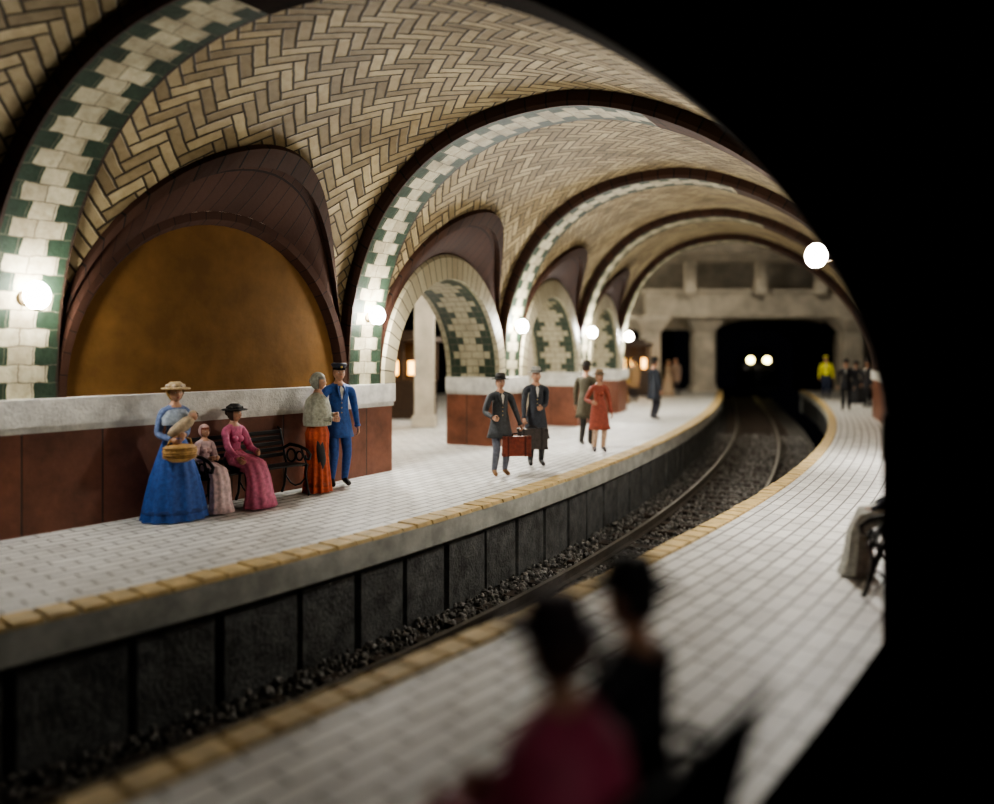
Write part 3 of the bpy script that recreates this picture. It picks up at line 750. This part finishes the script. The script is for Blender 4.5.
def suitcase(x,y,z,rz,sz,col):
    B=MB();m=cm(col,.5);w,t,h=sz
    B.box((0,0,h/2),(w,t,h),m)
    for sx in(-.3,.3): B.box((sx*w,0,h/2),(.03,t+.012,h+.012),cm(tuple(q*.5 for q in col)))
    for sx in(-1,1):
        for sz_ in(.06,.94): B.box((sx*(w/2-.02),0,h*sz_),(.05,t+.016,.05),cm(tuple(q*.6 for q in col)))
    B.tube([(-.07,0,h),(-.06,0,h+.035),(0,0,h+.045),(.06,0,h+.035),(.07,0,h)],.011,cm((.03,.02,.015)),8)
    B.box((0,t/2+.004,h*.85),(.05,.01,.04),M_brass)
    B.xf(Matrix.Translation((x,y,z))@Matrix.Rotation(rz,4,'Z'));B.obj('suitcase',bevel=.012)
def carry(x,y,h,k,loc): 
    p=Matrix.Rotation(h,3,'Z')@Vector(loc)*k;return x+p.x,y+p.y,p.z
# man with red-brown case in his left hand (camera right)
x,y=G(500,476);h=hd(.35,-.9);human('man_with_suitcase',x,y,h,1.54,coat=(.05,.055,.06),legs=(.14,.15,.19),shoes=(.20,.10,.04),hat=('fedora',(.02,.018,.015)),tails=(.68,.24),LH=(-.32,.20,.88),RH_=(.22,.24,1.05),curl=.9)
cx,cy,cz=carry(x,y,h,.88,(-.34,.24,.78));suitcase(cx-.10,cy,cz-.36,.1,(.44,.14,.30),(.22,.05,.03))
x,y=G(536,466);h=hd(.15,-.95);human('man_in_dark_overcoat',x,y,h,1.62,coat=(.03,.035,.045),legs=(.025,.025,.03),hair=(.5,.5,.47),hat=('fedora',(.36,.36,.33)),tails=(.50,.25),LH=(-.05,.26,1.08),RH_=(.26,.18,.86),curl=.9)
cx,cy,cz=carry(x,y,h,.92,(.25,.24,.76));suitcase(cx+.12,cy,cz-.38,.05,(.50,.15,.34),(.06,.05,.045))
x,y=G(586,446);human('man_in_brown_coat',x,y,hd(.5,.85),1.70,coat=(.09,.08,.05),legs=(.05,.045,.04),hat=('fedora',(.03,.025,.02)),tails=(.6,.24))
x,y=G(599,452);human('woman_in_red_coat',x,y,hd(.1,-.95),1.54,True,coat=(.33,.075,.045),legs=(.55,.38,.27),skirt=None,tails=(.5,.25),hair=(.2,.12,.06),hat=('fedora',(.30,.21,.13)),RH_=(.2,.2,1.1))
x,y=G(654,420);human('man_in_black_coat',x,y,hd(.8,.3),1.74,coat=(.02,.025,.035),legs=(.02,.02,.03),hat=('top',(.01,.01,.01)),tails=(.6,.24))
human('woman_in_yellow_coat',Y(622,31),31,hd(.3,-.9),1.6,True,coat=(.65,.42,.06),skirt=(.3,.16,.06),skw=.3,hair=(.3,.15,.05))
human('man_in_tan_coat',Y(634,32),32,hd(-.6,-.6),1.7,coat=(.4,.25,.12),legs=(.04,.03,.03),tails=(.6,.22),hat=('fedora',(.05,.03,.02)))
human('woman_in_brown_dress',Y(668,36.6),36.6,hd(.7,-.5),1.65,True,coat=(.35,.25,.16),skirt=(.45,.33,.22),skw=.36,hair=(.1,.06,.03))
human('man_in_grey_coat',Y(676,37.5),37.5,hd(-.6,-.6),1.72,coat=(.28,.20,.15),legs=(.05,.04,.04),tails=(.6,.22),stride=.1)
human('worker_in_safety_vest',Y(826,35),35,hd(-.3,-.9),1.80,coat=(.9,.8,.05),legs=(.03,.04,.08),hat=('police',(.8,.7,.1)))
human('man_in_dark_suit',Y(846,27),27,hd(-.4,-.8),1.68,coat=(.012,.012,.016),legs=(.012,.012,.014),hat=('fedora',(.01,.01,.01)),tails=(.7,.2))
human('woman_in_black_dress',Y(856,31),31,hd(-.4,-.8),1.6,True,coat=(.012,.012,.016),skirt=(.012,.012,.014),hat=('wide',(.01,.01,.01)),skw=.33)
human('man_in_dark_suit',Y(868,28.5),28.5,hd(-.8,-.3),1.68,coat=(.014,.012,.016),legs=(.012,.012,.014),hat=('fedora',(.01,.01,.01)),tails=(.7,.2))
# right platform bench mid-distance
T2=(.5,.866);N2=(-.866,.5)
bench('park_bench',3.30,6.45,(-T2[0],-T2[1]),1.0)
human('woman_in_white_dress',3.43,6.68,hd(*N2),1.25,True,seat=.45,coat=(.02,.025,.05),skirt=(.55,.55,.50),hair=(.02,.015,.01),hat=('wide',(.02,.02,.02),(.02,.02,.02)),LH=(-.12,.36,.8),RH_=(.12,.36,.8))
# foreground pair
T3=(.62,.785);N3=(-.785,.62)
bench('park_bench',.24,2.20,(-T3[0],-T3[1]),1.0)
human('woman_in_maroon_dress',.16,2.00,hd(*N3),1.48,True,seat=.45,coat=(.40,.06,.12),skirt=(.46,.07,.14),shawl=(.40,.06,.12),hair=(.05,.02,.015),hat=('fedora',(.03,.015,.02)),LH=(-.12,.36,.80),RH_=(.14,.36,.78),wd_=1.25)
human('man_in_black_suit',.42,2.42,hd(*N3),1.46,seat=.45,coat=(.014,.015,.020),legs=(.01,.01,.012),hair=(.02,.015,.012),hat=('fedora',(.01,.01,.01)),LH=(-.12,.36,.80),RH_=(.14,.36,.78))
# ------------------------------------------------------------------ camera, world
cd=bpy.data.cameras.new('camera');cd.sensor_width=36;cd.lens=800/994*36;cd.shift_y=-47/994;cd.clip_start=.05
cd.dof.use_dof=True;cd.dof.focus_distance=10.8;cd.dof.aperture_fstop=.27
co=bpy.data.objects.new('camera',cd);co.location=(0,0,CAMZ);co.rotation_euler=(math.radians(90),0,0);SC.collection.objects.link(co);SC.camera=co
w=bpy.data.worlds.new('world');SC.world=w;w.use_nodes=True;w.node_tree.nodes['Background'].inputs[0].default_value=(.002,.002,.003,1);w.node_tree.nodes['Background'].inputs[1].default_value=1
